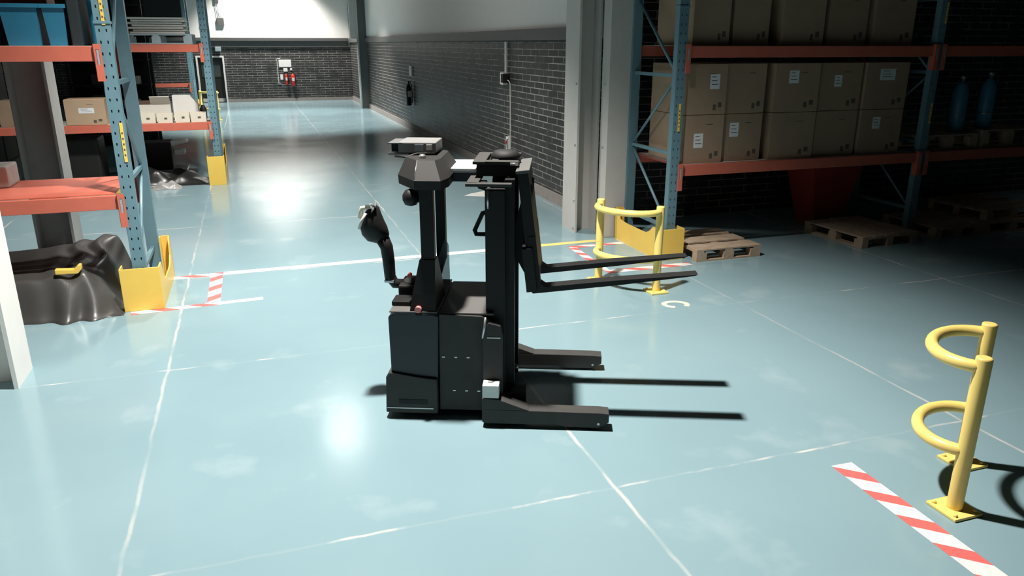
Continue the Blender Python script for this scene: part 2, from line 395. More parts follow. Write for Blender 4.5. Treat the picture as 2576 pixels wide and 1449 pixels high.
# ---------------------------------------------------------------- guards
def curve_pts(fn, n): return [fn(i/(n-1)) for i in range(n)]
def end_guard(name, x, y0, y1, side, label, hf=.43, hb=.58, dip=.26, wf=.36, lip=True):
    """upright protector: front plate, long side plate with a dipped top edge, rear post. side=+1: side plate on +x end of front plate"""
    o = thing(name, label, 'rack guard', (x, y0, 0))
    D = y1-y0; t = .012
    fx0, fx1 = (-wf, 0) if side > 0 else (0, wf)
    m = MB(); m.box(fx0, fx1, -t, 0, 0, hf, bev=.004); m.box(*( (fx0, fx0+t) if side > 0 else (fx1-t, fx1)), 0, .16, 0, hf, bev=.003)
    m.build('front_plate', YELLOW, o)
    prof = [(0, 0), (D, 0), (D, hb), (D-.10, hb), (D-.14, hb-.06)]
    for i in range(11):
        tt = i/10; yy = D-.16-(D-.34)*tt
        prof.append((yy, dip+(hb-.12-dip)*max(0, 1-tt*4)**2*.6+(hf-dip)*max(0, (tt-.75)*4)**2))
    prof += [(.08, hf), (0, hf)]
    MB().prism(prof, 0, -t if side > 0 else 0, 0 if side > 0 else t).build('side_plate', YELLOW, o)
    m = MB(); m.box(*((-.10, 0) if side > 0 else (0, .10)), D-.012, D, 0, hb); m.box(*((-.10, -.088) if side > 0 else (.088, .10)), D-.09, D, 0, hb)
    m.build('rear_channel', YELLOW, o)
    for yy in (.25, D*.5, D-.2):
        MB().lathe([(.016, 0), (.016, .01), (.009, .016)], (-.045 if side > 0 else .045), yy, seg=8).build('floor_bolt', STEEL, o)
    bx('floor_flange', YELLOW, o, *((-.085, -t) if side > 0 else (t, .085)), .02, D-.1, 0, .008)
    return o
end_guard('rack_end_guard', -1.0, 7.87, 9.05, 1, 'yellow steel guard wrapped round the foot of the near left upright', hb=.47, dip=.20)
end_guard('rack_end_guard', -.56, 15.08, 16.45, 1, 'yellow guard at the foot of the middle-distance upright', hf=.53, hb=.6, wf=.30)
end_guard('rack_end_guard', 4.50, 7.87, 9.1, -1, 'yellow-orange guard at the right rack end behind the loop barrier', hf=.38, hb=.42, dip=.27, wf=.33)
end_guard('rack_end_guard', -1.70, 29.3, 30.7, 1, 'small yellow guard at the far left rack beside the doorway', hf=.4)

def barrier(loc, A, B, out, label, h=.93):
    o = thing('loop_barrier', label, 'barrier', loc, 0, None)
    A = Vector(A); B = Vector(B); out = Vector(out).normalized(); ch = B-A
    for P in (A, B):
        p = MB().lathe([(.04, .016), (.042, .03), (.042, h-.012), (.040, h-.003), (.030, h)], P.x, P.y).build('post', PYEL, o)
        b_ = bx('base_plate', PYEL, o, P.x-.1, P.x+.1, P.y-.1, P.y+.1, 0, .018, bev=.005)
        for sx in (-1, 1):
            for sy in (-1, 1):
                q = MB().lathe([(.012, .017), (.012, .028), (.006, .031)], P.x+sx*.072, P.y+sy*.072, seg=6).build('anchor_bolt', PYEL, b_)
    for z in (h-.06, .37):
        pts = []
        off = .31
        # rounded U: out from A, across, back to B
        c1 = A.to_3d()+Vector((0, 0, z)); c4 = B.to_3d()+Vector((0, 0, z))
        c2 = c1+out.to_3d()*off*1.15-ch.to_3d()*.02; c3 = c4+out.to_3d()*off*1.15+ch.to_3d()*.02
        for i in range(25):
            t = i/24; pts.append(c1*(1-t)**3+c2*3*t*(1-t)**2+c3*3*t*t*(1-t)+c4*t**3)
        MB().tube(pts, .034, seg=16).build('loop_rail', PYEL, o)
    return o
barrier((0, 0, 0), (3.54, 2.73), (4.02, 3.11), (-.66, .75), 'yellow double loop barrier standing alone at the right foreground')
barrier((0, 0, 0), (3.47, 7.36), (3.88, 6.80), (-.80, -.55), 'yellow double loop barrier before the guard of the right rack', h=.92)
barrier((0, 0, 0), (-1.62, 28.9), (-1.07, 28.5), (.55, -.8), 'small distant yellow loop barrier near the doorway', h=.98)
o = MB().box(-3.9, -1.95, 14.72, 14.82, 0, .10, bev=.01).box(-3.9, -3.8, 14.7, 16.0, 0, .16).build('floor_guard_rail', YELLOW)
tag(o, 'low yellow rail on the floor behind the near left upright', 'floor rail')
o = MB().box(-2.6, -1.9, 28.8, 28.9, .02, .14).box(-2.0, -1.9, 28.8, 28.95, .02, .3).build('floor_guard_rail', YELLOW)
tag(o, 'small yellow floor rail left of the distant loop barrier', 'floor rail')

# ---------------------------------------------------------------- floor markings
HX = hazard('hazard_tape_x', 0, 1.6, .40); HY = hazard('hazard_tape_y', 1, -.9, .36); HYR = hazard('hazard_tape_y_right', 1, .9, .27)
def mark(name, m, pts, label, cat='floor marking', group=None, t=.0015):
    o = MB().prism(pts, 2, 0.0003, t).build(name, m); tag(o, label, cat, group); return o
def strip(a, c, wd):
    a = Vector(a); c = Vector(c); d = (c-a).normalized(); p = Vector((-d.y, d.x))*wd/2
    return [tuple(a-p), tuple(c-p), tuple(c+p), tuple(a+p)]
mark('hazard_tape', HX, strip((-1.04, 8.93), (-.48, 8.96), .11), 'red and white tape from the yellow guard to the long white line', 'floor tape')
mark('hazard_tape', HX, strip((-1.30, 7.80), (-.48, 7.86), .10), 'red and white tape in front of the near left yellow guard', 'floor tape')
mark('hazard_tape', HY, strip((-.55, 7.93), (-.55, 8.9), .13), 'short red and white tape joining the two left tape lines', 'floor tape')
mark('floor_line', LINEW, strip((-.48, 7.86), (-.07, 7.89), .085), 'short white line end beyond the left hazard tape', 'floor line')
mark('floor_line', LINEW, strip((-.48, 8.96), (2.7, 9.0), .12), 'long white line crossing the aisle behind the stacker', 'floor line')
mark('floor_line', LINEY, strip((2.7, 9.0), (4.2, 9.02), .11), 'yellow line running from the stacker to the pale columns', 'floor line')
mark('hazard_tape', HX, strip((3.72, 8.80), (4.48, 8.80), .10), 'red and white tape behind the right loop barrier', 'floor tape')
mark('hazard_tape', HYR, strip((3.76, 8.75), (3.72, 7.70), .10), 'red and white tape along the aisle beside the right loop barrier', 'floor tape')
mark('hazard_tape', HX, strip((3.70, 7.64), (4.80, 7.64), .12), 'red and white tape under the raised forks beside the first pallet', 'floor tape')
mark('hazard_tape', HYR, strip((3.285, 3.33), (3.225, 1.6), .15), 'broad red and white tape at the bottom right corner', 'floor tape')
arc = [(3.87+.145*math.cos(R(a)), 6.37+.11*math.sin(R(a))) for a in range(-40, 261, 15)]
arci = [(3.87+.092*math.cos(R(a)), 6.37+.058*math.sin(R(a))) for a in range(260, -41, -15)]
m = MB()
outer = [Vector((x, y, 0)) for x, y in arc]; inner = [Vector((x, y, 0)) for x, y in arci][::-1]
rot = Matrix.Rotation(R(-18), 3, 'Z'); cc = Vector((3.87, 6.37, 0))
for i in range(len(outer)-1):
    q = [cc+rot@(p-cc) for p in (outer[i], outer[i+1], inner[i+1], inner[i])]
    m.prism([(p.x, p.y) for p in q], 2, .0003, .002)
tag(m.build('floor_letter', mat('floor_letter_cream', (.80, .74, .58), .5)), 'cream painted letter C on the floor right of the stacker', 'floor lettering')
mark('floor_arrow', LINEW, [(3.35, 12.62), (3.75, 12.40), (4.3, 12.45), (4.3, 12.78), (3.8, 12.95), (3.5, 12.78)], 'white pointed floor marking seen left of the mast', 'floor marking')

# ---------------------------------------------------------------- the stacker
th = R(-22)
ST = thing('pallet_stacker', 'black walkie pallet stacker with raised forks in the middle of the floor', 'pallet stacker', (5.2*math.sin(R(22)), 5.2*math.cos(R(22)), 0), th)
def part(name, mb, m, parent=ST, label=None, **k):
    o = mb.build(name, m, parent, **k)
    if label: o['label'] = label
    return o
# rear hood (navy) + bumper base
hood = part('rear_hood', MB().prism([(-1.13, .30), (-.805, .30), (-.79, .755), (-.82, .77), (-1.09, .77), (-1.135, .74)], 1, -.415, .36, bev=.012), NAVY, label='dark navy rear hood')
part('hood_top', MB().prism([(-1.125, -.41), (-.80, -.41), (-.80, .35), (-1.05, .35), (-1.125, .25)], 2, .772, .782, bev=.003), mat('hood_top_lit', (.12, .116, .11), .5, spec=.3), label='top plate of the hood, greyed as if lit from above')  # light from above painted in: top paler than the hood sides
base = part('base_skirt', MB().prism([(-1.175, .04), (-.81, .04), (-.81, .30), (-.95, .315), (-1.14, .345), (-1.165, .31)], 1, -.44, .38, bev=.01), GREY)
part('skirt_slot', MB().box(-1.08, -.88, -.4425, -.44, .11, .145), DARK, base)
part('skirt_seam', MB().box(-1.165, -.84, -.4425, -.44, .075, .082), STEEL, base)
# battery cover / middle body
mid = part('battery_cover', MB().prism([(-.80, .055), (-.40, .055), (-.40, .70), (-.50, .755), (-.79, .765)], 1, -.40, .34, bev=.006), GREY)
part('cover_top', MB().box(-.79, -.42, -.385, .335, .757, .772, bev=.004), mat('cover_top_lit', (.12, .116, .11), .5, spec=.3), mid, label='top cover, greyed as if lit from above')  # paler than the cover sides, overhead light put into the colour
for r_, z in ((0, .45), (1, .20)):
    for i in range(3):
        part('cover_screw', MB().box(-.775+r_*.07+i*.085, -.755+r_*.07+i*.085, -.403, -.399, z, z+.008), STEEL, mid)
part('underbody', MB().box(-1.1, -.35, -.34, .34, .03, .10), BLACK)
for y_ in (-.28, .28):
    part('drive_wheel' if y_ < 0 else 'caster_wheel', MB().tube([(-.95, y_-.04, .075), (-.95, y_+.04, .075)], .075, seg=20), BLACK)
# side plate by the mast
sp = part('mast_side_plate', MB().prism([(-.49, .10), (-.355, .10), (-.355, .62), (-.37, .70), (-.45, .72), (-.49, .66)], 1, -.435, -.40, bev=.004), GREY)
part('plate_edge', MB().box(-.46, -.37, -.438, -.43, .612, .62), STEEL, sp, label='bright metal edge strip')
part('grab_hook', MB().tube([(-.47, -.43, .76), (-.475, -.45, .70), (-.49, -.455, .62)], .008), STEEL, label='small chrome hook')
# wedge console, pillars
part('console_tower', MB().loft([
    [(-.985, -.40, .782), (-.81, -.40, .782), (-.80, -.02, .782), (-.99, -.02, .782)],
    [(-.965, -.39, .90), (-.81, -.39, .90), (-.80, -.10, .90), (-.965, -.10, .90)],
    [(-.915, -.36, 1.13), (-.81, -.36, 1.13), (-.81, -.25, 1.13), (-.91, -.25, 1.13)]]), BLACK)
part('emergency_button', MB().tube([(-.925, -.43, .80), (-.925, -.385, .80)], .022, seg=16), mat('button_pink', (.85, .25, .22), .3), label='small red emergency button')
part('key_button', MB().tube([(-1.0, -.30, 1.0), (-1.0, -.26, 1.0)], .014), RED, label='small red button')
pil = part('front_pillar', MB().box(-.905, -.815, -.35, -.27, .77, 1.66, bev=.008), BLACK)
part('front_pillar', MB().prism([(-.90, .96), (-.83, .96), (-.83, 1.60), (-.90, 1.60)], 1, .26, .34, bev=.006).loft([[(-.90, .26, .98), (-.83, .26, .98), (-.83, .34, .98), (-.90, .34, .98)], [(-.97, .22, .80), (-.88, .22, .80), (-.88, .30, .80), (-.97, .30, .80)]]), BLACK)
part('guard_screen', MB().prism([(-.96, .775), (-.80, .775), (-.805, 1.08), (-.83, 1.13)], 1, .24, .248), GLASS, label='clear tinted guard screen')
# top pod
rings = []
for z, sc, dx in ((1.60, 1.0, 0), (1.66, 1.02, 0), (1.775, .70, -.005)):
    poly = [(-.93, -.36), (-.76, -.36), (-.725, -.22), (-.725, .30), (-.76, .38), (-1.0, .38), (-1.08, .18), (-1.08, -.12)]
    cx_, cy_ = -.91, .0
    rings.append([(cx_+(x-cx_)*sc+dx, cy_+(y-cy_)*sc, z) for x, y in poly])
pod = part('sensor_pod', MB().loft(rings), mat('pod_black', (.03, .029, .028), .6, spec=.15))
part('pod_ridge', MB().tube([(-.93, -.361, 1.665), (-.925, -.252, 1.777)], .003, seg=6), STEEL, pod)
part('pod_knob', MB().lathe([(.025, 1.77), (.025, 1.79), (.015, 1.80)], -.91, -.14), STEEL, pod)
bxo = part('sensor_box', MB().box(-1.10, -.84, .0, .30, 1.79, 1.86, bev=.006), mat('sensor_box_grey', (.20, .20, .195), .45), label='grey sensor box on top of the pod')
part('box_port', MB().box(-.985, -.925, -.004, .002, 1.80, 1.845), GPAL, bxo)
part('box_port', MB().box(-.905, -.865, -.004, .002, 1.81, 1.845), WHITE, bxo, label='white port cover')
part('lens_unit', MB().box(-1.15, -1.085, .02, .26, 1.795, 1.85), BLACK, bxo)
part('lens_bracket', MB().box(-1.17, -1.07, .0, .26, 1.85, 1.856).box(-1.17, -1.03, .0, .26, 1.775, 1.785), STEEL, bxo)
part('cable', MB().tube([(-1.12, -.02, 1.77), (-1.04, -.03, 1.765), (-.97, 0, 1.785), (-.85, .0, 1.787)], .008), BLACK, bxo)
part('warning_camera', MB().lathe([(.01, -.055), (.04, -.045), (.055, -.015), (.055, .02), (.035, .05), (.01, .06)], m=None, seg=20), BLACK, loc=(-.975, -.26, 1.53), label='round black warning light under the pod')
part('camera_bracket', MB().prism([(-.97, 1.56), (-.90, 1.64), (-.89, 1.50), (-.93, 1.50)], 1, -.27, -.25), BLACK)
tie = part('tie_beam', MB().box(-.80, -.55, -.03, .10, 1.60, 1.666, bev=.004), NAVY)
part('tie_beam_cover', MB().box(-.80, -.55, -.02, .40, 1.668, 1.69, bev=.004), mat('cover_white', (.85, .85, .83), .4), label='white cover plate between pod and mast')
# mast
for y_ in (-.30, .30):
    part('outer_mast_rail', MB().box(-.475, -.345, y_-.045, y_+.045, .06, 1.60, bev=.004), BLACK)
    part('inner_mast_rail', MB().box(-.350, -.285, y_*.82-.035, y_*.82+.035, .08, 1.66, bev=.004), BLACK)
    part('lift_chain', MB().box(-.345, -.325, y_*.45-.012, y_*.45+.012, .9, 1.66), BLACK)
part('mast_cross_member', MB().box(-.46, -.33, -.26, .26, 1.50, 1.58), BLACK)
part('mast_cross_member', MB().box(-.46, -.36, -.26, .26, .70, .84), BLACK)
part('mast_cross_member', MB().box(-.46, -.36, -.26, .26, .08, .26), BLACK)
part('lift_cylinder', MB().tube([(-.41, 0, .1), (-.41, 0, 1.62)], .045), BLACK)
part('cylinder_cover', MB().box(-.45, -.38, -.24, .24, .26, 1.50), DARK)
# mast head: two stacked cutout plates
hd = MB()
hd.box(-.60, -.52, -.32, .22, 1.625, 1.645, bev=.004).box(-.60, -.30, -.36, -.30, 1.625, 1.645, bev=.004).box(-.52, -.29, .10, .22, 1.625, 1.645)
lowp = part('mast_head_plate', hd, GREY, label='grey lower mast head plate')
part('head_bracket', MB().prism([(-.56, 1.625), (-.48, 1.625), (-.48, 1.57), (-.53, 1.585)], 1, -.2, -.1), BLACK)
hd2 = MB(); hd2.box(-.575, -.49, -.14, .33, 1.735, 1.755, bev=.004).box(-.49, -.27, -.14, -.06, 1.735, 1.755).box(-.49, -.27, .26, .33, 1.735, 1.755).box(-.455, -.41, -.06, .20, 1.735, 1.75)
part('mast_head_plate', hd2, GREY, label='grey upper mast head plate with cutouts')
part('head_block', MB().box(-.55, -.27, -.12, .28, 1.655, 1.733), BLACK)
part('head_pin', MB().tube([(-.32, -.17, 1.745), (-.27, -.17, 1.745)], .01), STEEL)
part('chain_wheel_cover', MB().lathe([(.10, 1.735), (.10, 1.775), (.07, 1.80), (.03, 1.805)], -.37, .10), DARK)
part('cable_loop', MB().tube([(-.50, .33, 1.32), (-.56, .35, 1.30), (-.62, .35, 1.17), (-.61, .35, 1.14), (-.50, .35, 1.14)], .018), GREY)
part('mast_hose', MB().tube([(-.455, -.35, 1.60), (-.455, -.352, 1.54), (-.455, -.35, 1.48)], .007), STEEL)
# carriage: tilted back about its heel
cg = bpy.data.objects.new('fork_carriage', None)
TI = R(6.5); HX0, HZ0 = -.10, .89
def tl(x, z):  # rotate about the heel: forks tip up, backrest leans back
    return (HX0+(x*math.cos(TI)-z*math.sin(TI)), HZ0+(x*math.sin(TI)+z*math.cos(TI)))
def tp(pts): return [tl(*p) for p in pts]
part('carriage_frame', MB().prism(tp([(-.10, .02), (-.03, .02), (-.03, .32), (-.10, .32)]), 1, -.30, .30), BLACK)
part('carriage_arm', MB().prism([(-.295, 1.30), (-.22, 1.62), (-.17, 1.60), (-.18, 1.25), (-.17, .98), (-.20, .95), (-.28, 1.10)], 1, -.16, -.12), BLACK)
part('carriage_arm', MB().prism([(-.295, 1.30), (-.22, 1.62), (-.17, 1.60), (-.18, 1.25), (-.17, .98), (-.20, .95), (-.28, 1.10)], 1, .12, .16), BLACK)
br = MB()
br.prism(tp([(-.075, .10), (0, .10), (-.005, .83), (-.075, .83)]), 1, -.275, .275, bev=.004)
part('load_backrest', br, BLACK)
part('backrest_top', MB().prism(tp([(-.085, .82), (.005, .82), (.005, .84), (-.085, .84)]), 1, -.28, .28, bev=.003), mat('backrest_cap', (.12, .118, .112), .45), label='top bar of the backrest, greyed as if lit from above')  # cap lighter than the backrest: lamp light on top painted in
for y_ in (-.23, .23):
    f = part('fork', MB().prism(tp([(-.10, .06), (-.06, .0), (0, -.0), (.55, .006), (1.03, .022), (1.05, .032), (.5, .043), (.03, .043), (.0, .07), (.0, .40), (-.055, .40), (-.085, .1)]), 1, y_-.05, y_+.05, bev=.004), BLACK)
# outriggers
for s in (-1, 1):
    yo, yi = (-.54, -.43) if s < 0 else (.57, .46)
    a, c = min(yo, yi), max(yo, yi)
    og = part('outrigger', MB().prism([(-.49, .04), (-.47, .03), (.02, .035), (.08, .02), (.30, .02), (.37, .06), (.37, .125), (.30, .13), (-.49, .135)], 1, a, c, bev=.004), GREY)
    part('outrigger_gusset', MB().prism([(-.49, .134), (-.17, .134), (-.38, .21), (-.49, .215)], 1, a, c, bev=.003), GREY, og)
    part('load_wheel', MB().tube([(.24, a+.02, .042), (.24, c-.02, .042)], .042, seg=18), BLACK, og)
    part('axle_pin', MB().tube([(.30, a-.004, .05), (.30, a+.002, .05)], .009), STEEL, og)
    part('outrigger_crosslink', MB().box(-.46, -.32, min(a, 0) if s > 0 else c, a if s > 0 else 0, .05, .13) if False else MB().box(-.46, -.32, *((c, 0) if s < 0 else (0, a)), .05, .13), BLACK)
part('white_block', MB().box(-.487, -.375, -.535, -.44, .216, .31, bev=.006), mat('block_white', (.80, .80, .78), .45), label='white block on the near outrigger')
part('roller_bracket', MB().box(-.31, -.20, -.34, -.26, .06, .20, bev=.006), GREY)
part('limit_switch', MB().lathe([(.015, .20), (.02, .22), (.01, .24)], -.29, .0), STEEL)
# tiller
ar = part('tiller_arm', MB().tube([(-1.10, 0, .85), (-1.165, 0, .85), (-1.20, 0, .90), (-1.205, 0, 1.02), (-1.215, 0, 1.12), (-1.25, 0, 1.20)], .03, rads=[.034, .038, .042, .044, .046, .052]), BLACK)
part('arm_collar', MB().box(-1.235, -1.165, -.04, .04, .865, .885, bev=.004), STEEL, ar)
part('tiller_mount', MB().box(-1.12, -.97, -.12, .14, .783, .87, bev=.012).box(-1.13, -1.0, -.30, -.15, .783, .815, bev=.006), BLACK)
part('tiller_boot', MB().lathe([(.075, .86), (.07, .88), (.045, .90), (.02, .905)], -1.03, 0), GREY)
hdm = MB()
hdm.loft([[(-1.25+dx, .075*sy*ww, 0) for dx, sy in ()] for ww in ()], cap=False) if False else None
secs = [(-1.245, 1.16, .04, .03), (-1.27, 1.19, .08, .06), (-1.295, 1.24, .092, .08), (-1.31, 1.29, .085, .085), (-1.31, 1.34, .068, .08), (-1.305, 1.39, .05, .06), (-1.30, 1.42, .025, .03)]
rg = []
for x, z, a_, b_ in secs: rg.append([(x+a_*math.cos(t), b_*math.sin(t), z+.3*a_*math.cos(t)) for t in [2*math.pi*j/18 for j in range(18)]])
head = part('tiller_head', MB().loft(rg, smooth=True), BLACK)
part('control_button', MB().tube([(-1.38, -.05, 1.34), (-1.365, -.05, 1.41), (-1.30, -.055, 1.425)], .016), CREAM, head, label='cream rocker control')
part('head_rim', MB().tube([(-1.335, -.065, 1.43), (-1.29, -.07, 1.44), (-1.27, -.05, 1.42), (-1.28, 0, 1.44)], .009), STEEL, head, label='pale rim')
part('trigger_lever', MB().tube([(-1.33, -.08, 1.38), (-1.36, -.085, 1.33), (-1.385, -.08, 1.27)], .010), OFFW, head)

# ---------------------------------------------------------------- goods, left racks
def tote(loc, w0, w1, d_, h, label, m=TOTE, rz=0):
    o = thing('plastic_tote', label, 'tote', loc, rz)
    t = .012
    def ring(w_, dd, z): return [(-w_/2, -dd/2, z), (w_/2, -dd/2, z), (w_/2, dd/2, z), (-w_/2, dd/2, z)]
    MB().loft([ring(w0, d_*.85, 0), ring(w1, d_, h), ring(w1+.03, d_+.03, h), ring(w1+.03, d_+.03, h-.02), ring(w1+.005, d_+.005, h-.022)][:3]+[ring(w1-.02, d_-.02, h), ring(w0-.02, d_*.85-.02, .02)]).build('tub', m, o)
    m2 = MB()
    m2.box(-w1/2-.018, w1/2+.018, -d_/2-.018, -d_/2, h-.03, h+.003).box(-w1/2-.018, w1/2+.018, d_/2, d_/2+.018, h-.03, h+.003).box(-w1/2-.018, -w1/2, -d_/2, d_/2, h-.03, h+.003).box(w1/2, w1/2+.018, -d_/2, d_/2, h-.03, h+.003)
    m2.build('rim', m, o)
    return o
tote((-1.84, 8.30, 2.485), .25, .29, .55, .345, 'blue plastic tote at the top left corner, left one of the pair')
tote((-1.57, 8.30, 2.485), .14, .175, .55, .345, 'blue plastic tote next to the dark box on the top left beam')
tote((-2.18, 8.30, 2.485), .25, .29, .55, .345, 'blue plastic tote cut by the left edge on the top beam')
o = bx('storage_bin', mat('dark_slate', (.022, .03, .033), .4), None, -1.455, -1.37, 8.0, 9.0, 2.485, 3.9, bev=.01); tag(o, 'tall dark slate bin between blue totes and near upright', 'bin')  # bin deepened and raised out of view to shade the grey column
o = tote((-1.305, 8.5, 2.485), .05, .07, .5, .62, 'narrow tall blue tote between the dark slate bin and the upright')
o = bx('crate', DRED, None, -2.3, -1.75, 8.75, 9.1, 2.485, 2.93); tag(o, 'dark red crate behind the blue totes at top left', 'crate')
o = bx('storage_crate', COLM, None, -2.6, -2.32, 8.6, 9.0, 1.153, 1.36, bev=.02); tag(o, 'grey crate on the orange deck at the left edge of the photo', 'crate')
# carton on the second rack
def carton(x0, x1, y0, y1, z0, h, label, group=None, lab=None, m=CARD, edge=True, flapgap=True, ink=True):
    o = thing('cardboard_box', label, 'box', ((x0+x1)/2, (y0+y1)/2, z0), 0, group)
    a, c = (x1-x0)/2, (y1-y0)/2
    bx('carton', m, o, -a, a, -c, c, 0, h, bev=.006)
    bx('top_seam', TAPE, o, -a*.98, a*.98, -.03, .03, h-.001, h+.001)
    if lab:
        lx_, lz, lw, lh = lab
        q = bx('shipping_label', LABEL, o, lx_-lw/2, lx_+lw/2, -c-.002, -c+.001, lz-lh/2, lz+lh/2)
        for i in range(3): bx('label_print', INK, q, lx_-lw*.35, lx_+lw*(.1+.12*i), -c-.0026, -c-.002, lz+lh*(.28-.25*i), lz+lh*(.28-.25*i)+lh*.05)
    if ink:
        bx('printed_mark', INK, o, a*.35, a*.50, -c-.0012, -c, h*.09, h*.2)
        bx('printed_mark', INK, o, a*.60, a*.78, -c-.0012, -c, h*.14, h*.24)
        bx('hand_hole', INK, o, a*.12, a*.42, -c-.0012, -c, h*.80, h*.815)
    return o
carton(-3.05, -2.42, 15.17, 15.7, 1.145, .44, 'brown carton with white label between grey column and near upright', lab=(.02, .25, .24, .09), m=CARDL)
carton(-4.05, -3.6, 15.2, 15.7, 1.145, .44, 'dim brown carton at the left edge left of the grey column')
# small cream cartons
for i, (a, c, hh) in enumerate(((-1.90, -1.64, .17), (-1.60, -1.36, .16), (-1.31, -1.07, .18), (-1.05, -.79, .17))):
    lab = ['small cream carton, leftmost in the front row under the torn box', 'small cream carton, second from left in the front row', 'small cream carton, third from left in front of the big white box', 'small cream carton nearest the upright in the front row'][i]
    o = thing('parts_carton', lab, 'box', ((a+c)/2, 15.30, 1.145), 0, 'small cream cartons on the second rack')
    w_ = (c-a)/2
    m = MB(); m.box(-w_, w_, -.12, -.11, 0, hh).box(-w_, w_, .11, .12, 0, hh).box(-w_, -w_+.01, -.11, .11, 0, hh).box(w_-.01, w_, -.11, .11, 0, hh).box(-w_, w_, -.11, .11, 0, .01)
    m.build('carton', CREAM, o); bx('contents', CARDL, o, -w_+.02, w_-.02, -.10, .10, .012, hh*.75); bx('printed_mark', INK, o, -w_*.1, w_*.3, -.1215, -.12, hh*.4, hh*.6)
o = thing('open_carton', 'white open carton with torn flaps and brown contents', 'box', (-1.68, 15.75, 1.145)); 
m = MB(); m.box(-.28, .28, -.16, -.15, 0, .30).box(-.28, .28, .15, .16, 0, .34).box(-.28, -.27, -.15, .15, 0, .32).box(.27, .28, -.15, .15, 0, .32).box(-.28, .28, -.15, .15, 0, .01)
m.build('carton', OFFW, o); MB().prism([(-.15, .30), (-.27, .44), (-.265, .45), (-.14, .31)], 0, -.05, .28).build('flap', OFFW, o); MB().prism([(-.28, .31), (-.36, .47), (-.35, .475), (-.27, .315)], 1, -.15, .12).build('flap', OFFW, o)
bx('contents', mat('brown_sacking', (.10, .06, .04), .8), o, -.24, .1, -.13, .13, .02, .36)
o = MB().prism([(-1.36, 1.145), (-.93, 1.145), (-.93, 1.42), (-1.06, 1.60), (-1.36, 1.60)], 1, 15.62, 16.0, bev=.005).build('white_carton', WHITE); tag(o, 'big white box with a slanted corner behind the cream cartons', 'box')
o = MB().box(-2.06, -2.03, 15.2, 15.7, 1.145, 1.42).build('foam_board', WHITE); tag(o, 'white upright board beside the near blue upright on the cream carton shelf', 'board')
o = MB().lathe([(.05, 1.145), (.06, 1.17), (.06, 1.34), (.035, 1.37), (.03, 1.40)], -.86, 15.85).build('dark_canister', BLACK); tag(o, 'small black canister right of the big white box', 'canister')
for x0_, x1_, y0_, y1_, zt, lab in ((-3.36, -.76, 15.2, 16.3, 1.14, 'thin wire shelf deck under the cream cartons'), (-6.2, -3.54, 15.2, 16.3, 1.14, 'thin wire shelf deck left of the grey column'), (4.82, 8.38, 8.05, 9.15, 1.12, 'thin shelf deck under the lower brown cartons'), (4.82, 8.38, 8.05, 9.15, 2.48, 'thin shelf deck under the cartons on the top beam'), (-3.9, -1.27, 7.95, 9.05, 2.48, 'thin shelf deck under the blue totes')):
    o = MB().box(x0_, x1_, y0_, y1_, zt, zt+.004).build('shelf_deck', COLM); tag(o, lab, 'shelf deck')
# grey pallet + white boards
def pallet(loc, L, W, m, label, rz=0, h=.144, name='wooden_pallet', nb=5, group=None):
    """boards run along local x"""
    o = thing(name, label, 'pallet', loc, rz, group)
    bt = .02; bh = h-3*bt-.0
    bw = W/(nb*1.22)
    for i in range(nb):
        y = -W/2+bw/2+i*(W-bw)/(nb-1)
        bx('deck_board', m, o, -L/2, L/2, y-bw/2, y+bw/2, h-bt, h, bev=.002)
    for i, x in enumerate((-L/2+.05, 0, L/2-.05)):
        bx('stringer_board', m, o, x-.05, x+.05, -W/2, W/2, h-2*bt, h-bt)
    for x in (-L/2+.07, 0, L/2-.07):
        for y in (-W/2+.05, 0, W/2-.05):
            bx('block', m, o, x-.07, x+.07, y-.05, y+.05, bt, h-2*bt)
    for y in (-W/2+.05, 0, W/2-.05): bx('bottom_board', m, o, -L/2, L/2, y-.05, y+.05, 0, bt)
    return o
pallet((-1.45, 15.72, 2.495), 1.16, 1.1, GPAL, 'grey-blue plastic pallet on the second rack under white boards', name='plastic_pallet', nb=6, h=.17)
for i in range(7):
    dx = (.0, .05, -.03, .04, -.05, .03, -.02)[i]
    o = bx('white_board', OFFW, None, -1.86+dx, -.98+dx*.6, 15.25+abs(dx), 16.1, 2.668+i*.04, 2.668+i*.04+.032, bev=.004)
    tag(o, 'thin white board in the pile on the grey-blue plastic pallet', 'board', 'white boards stacked on the plastic pallet')
    o['label'] = 'thin white board, %s of the pile on the grey-blue plastic pallet' % ('bottom', 'second from bottom', 'third from bottom', 'middle', 'third from top', 'second from top', 'top')[i]
    if i == 6: o['label'] = 'topmost thin white board of the pile on the grey-blue pallet'; 
    if i == 0: o['label'] = 'lowest thin white board of the pile, directly on the grey-blue pallet'
# black machine and clutter under / behind
mach = thing('pump_unit', 'dark machine with white top panel under the cream carton shelf', 'machine', (-1.95, 17.1, 0))
bx('casing', BLACK, mach, -.5, .35, -.3, .3, .08, .62, bev=.03); MB().prism([(.25, .60), (.62, .66), (.66, .60), (.30, .52)], 1, -.2, .2).build('white_panel', WHITE, mach); bx('base_frame', STEEL, mach, -.55, .6, -.32, .32, .03, .08)
bx('white_panel', WHITE, mach, .40, .58, -.2, .2, .36, .44)
for dx in (-.4, .4): MB().tube([(dx, -.3, .05), (dx, -.36, .05)], .05).build('wheel', BLACK, mach)
shelf = thing('dark_shelving', 'dark cluttered metal shelving far behind the cream cartons', 'shelving', (-3.25, 22.0, 0))
for x in (-.9, .9):
    for y in (-.3, .3): bx('upright', BLACK, shelf, x-.03, x+.03, y-.03, y+.03, 0, 4.2)
for z in (.3, .9, 1.5, 2.1, 2.7, 3.4): bx('shelf_board', DARK, shelf, -.9, .9, -.3, .3, z, z+.03)
bx('back_panel', DARK, shelf, -.95, .95, .32, .34, 0, 4.2)
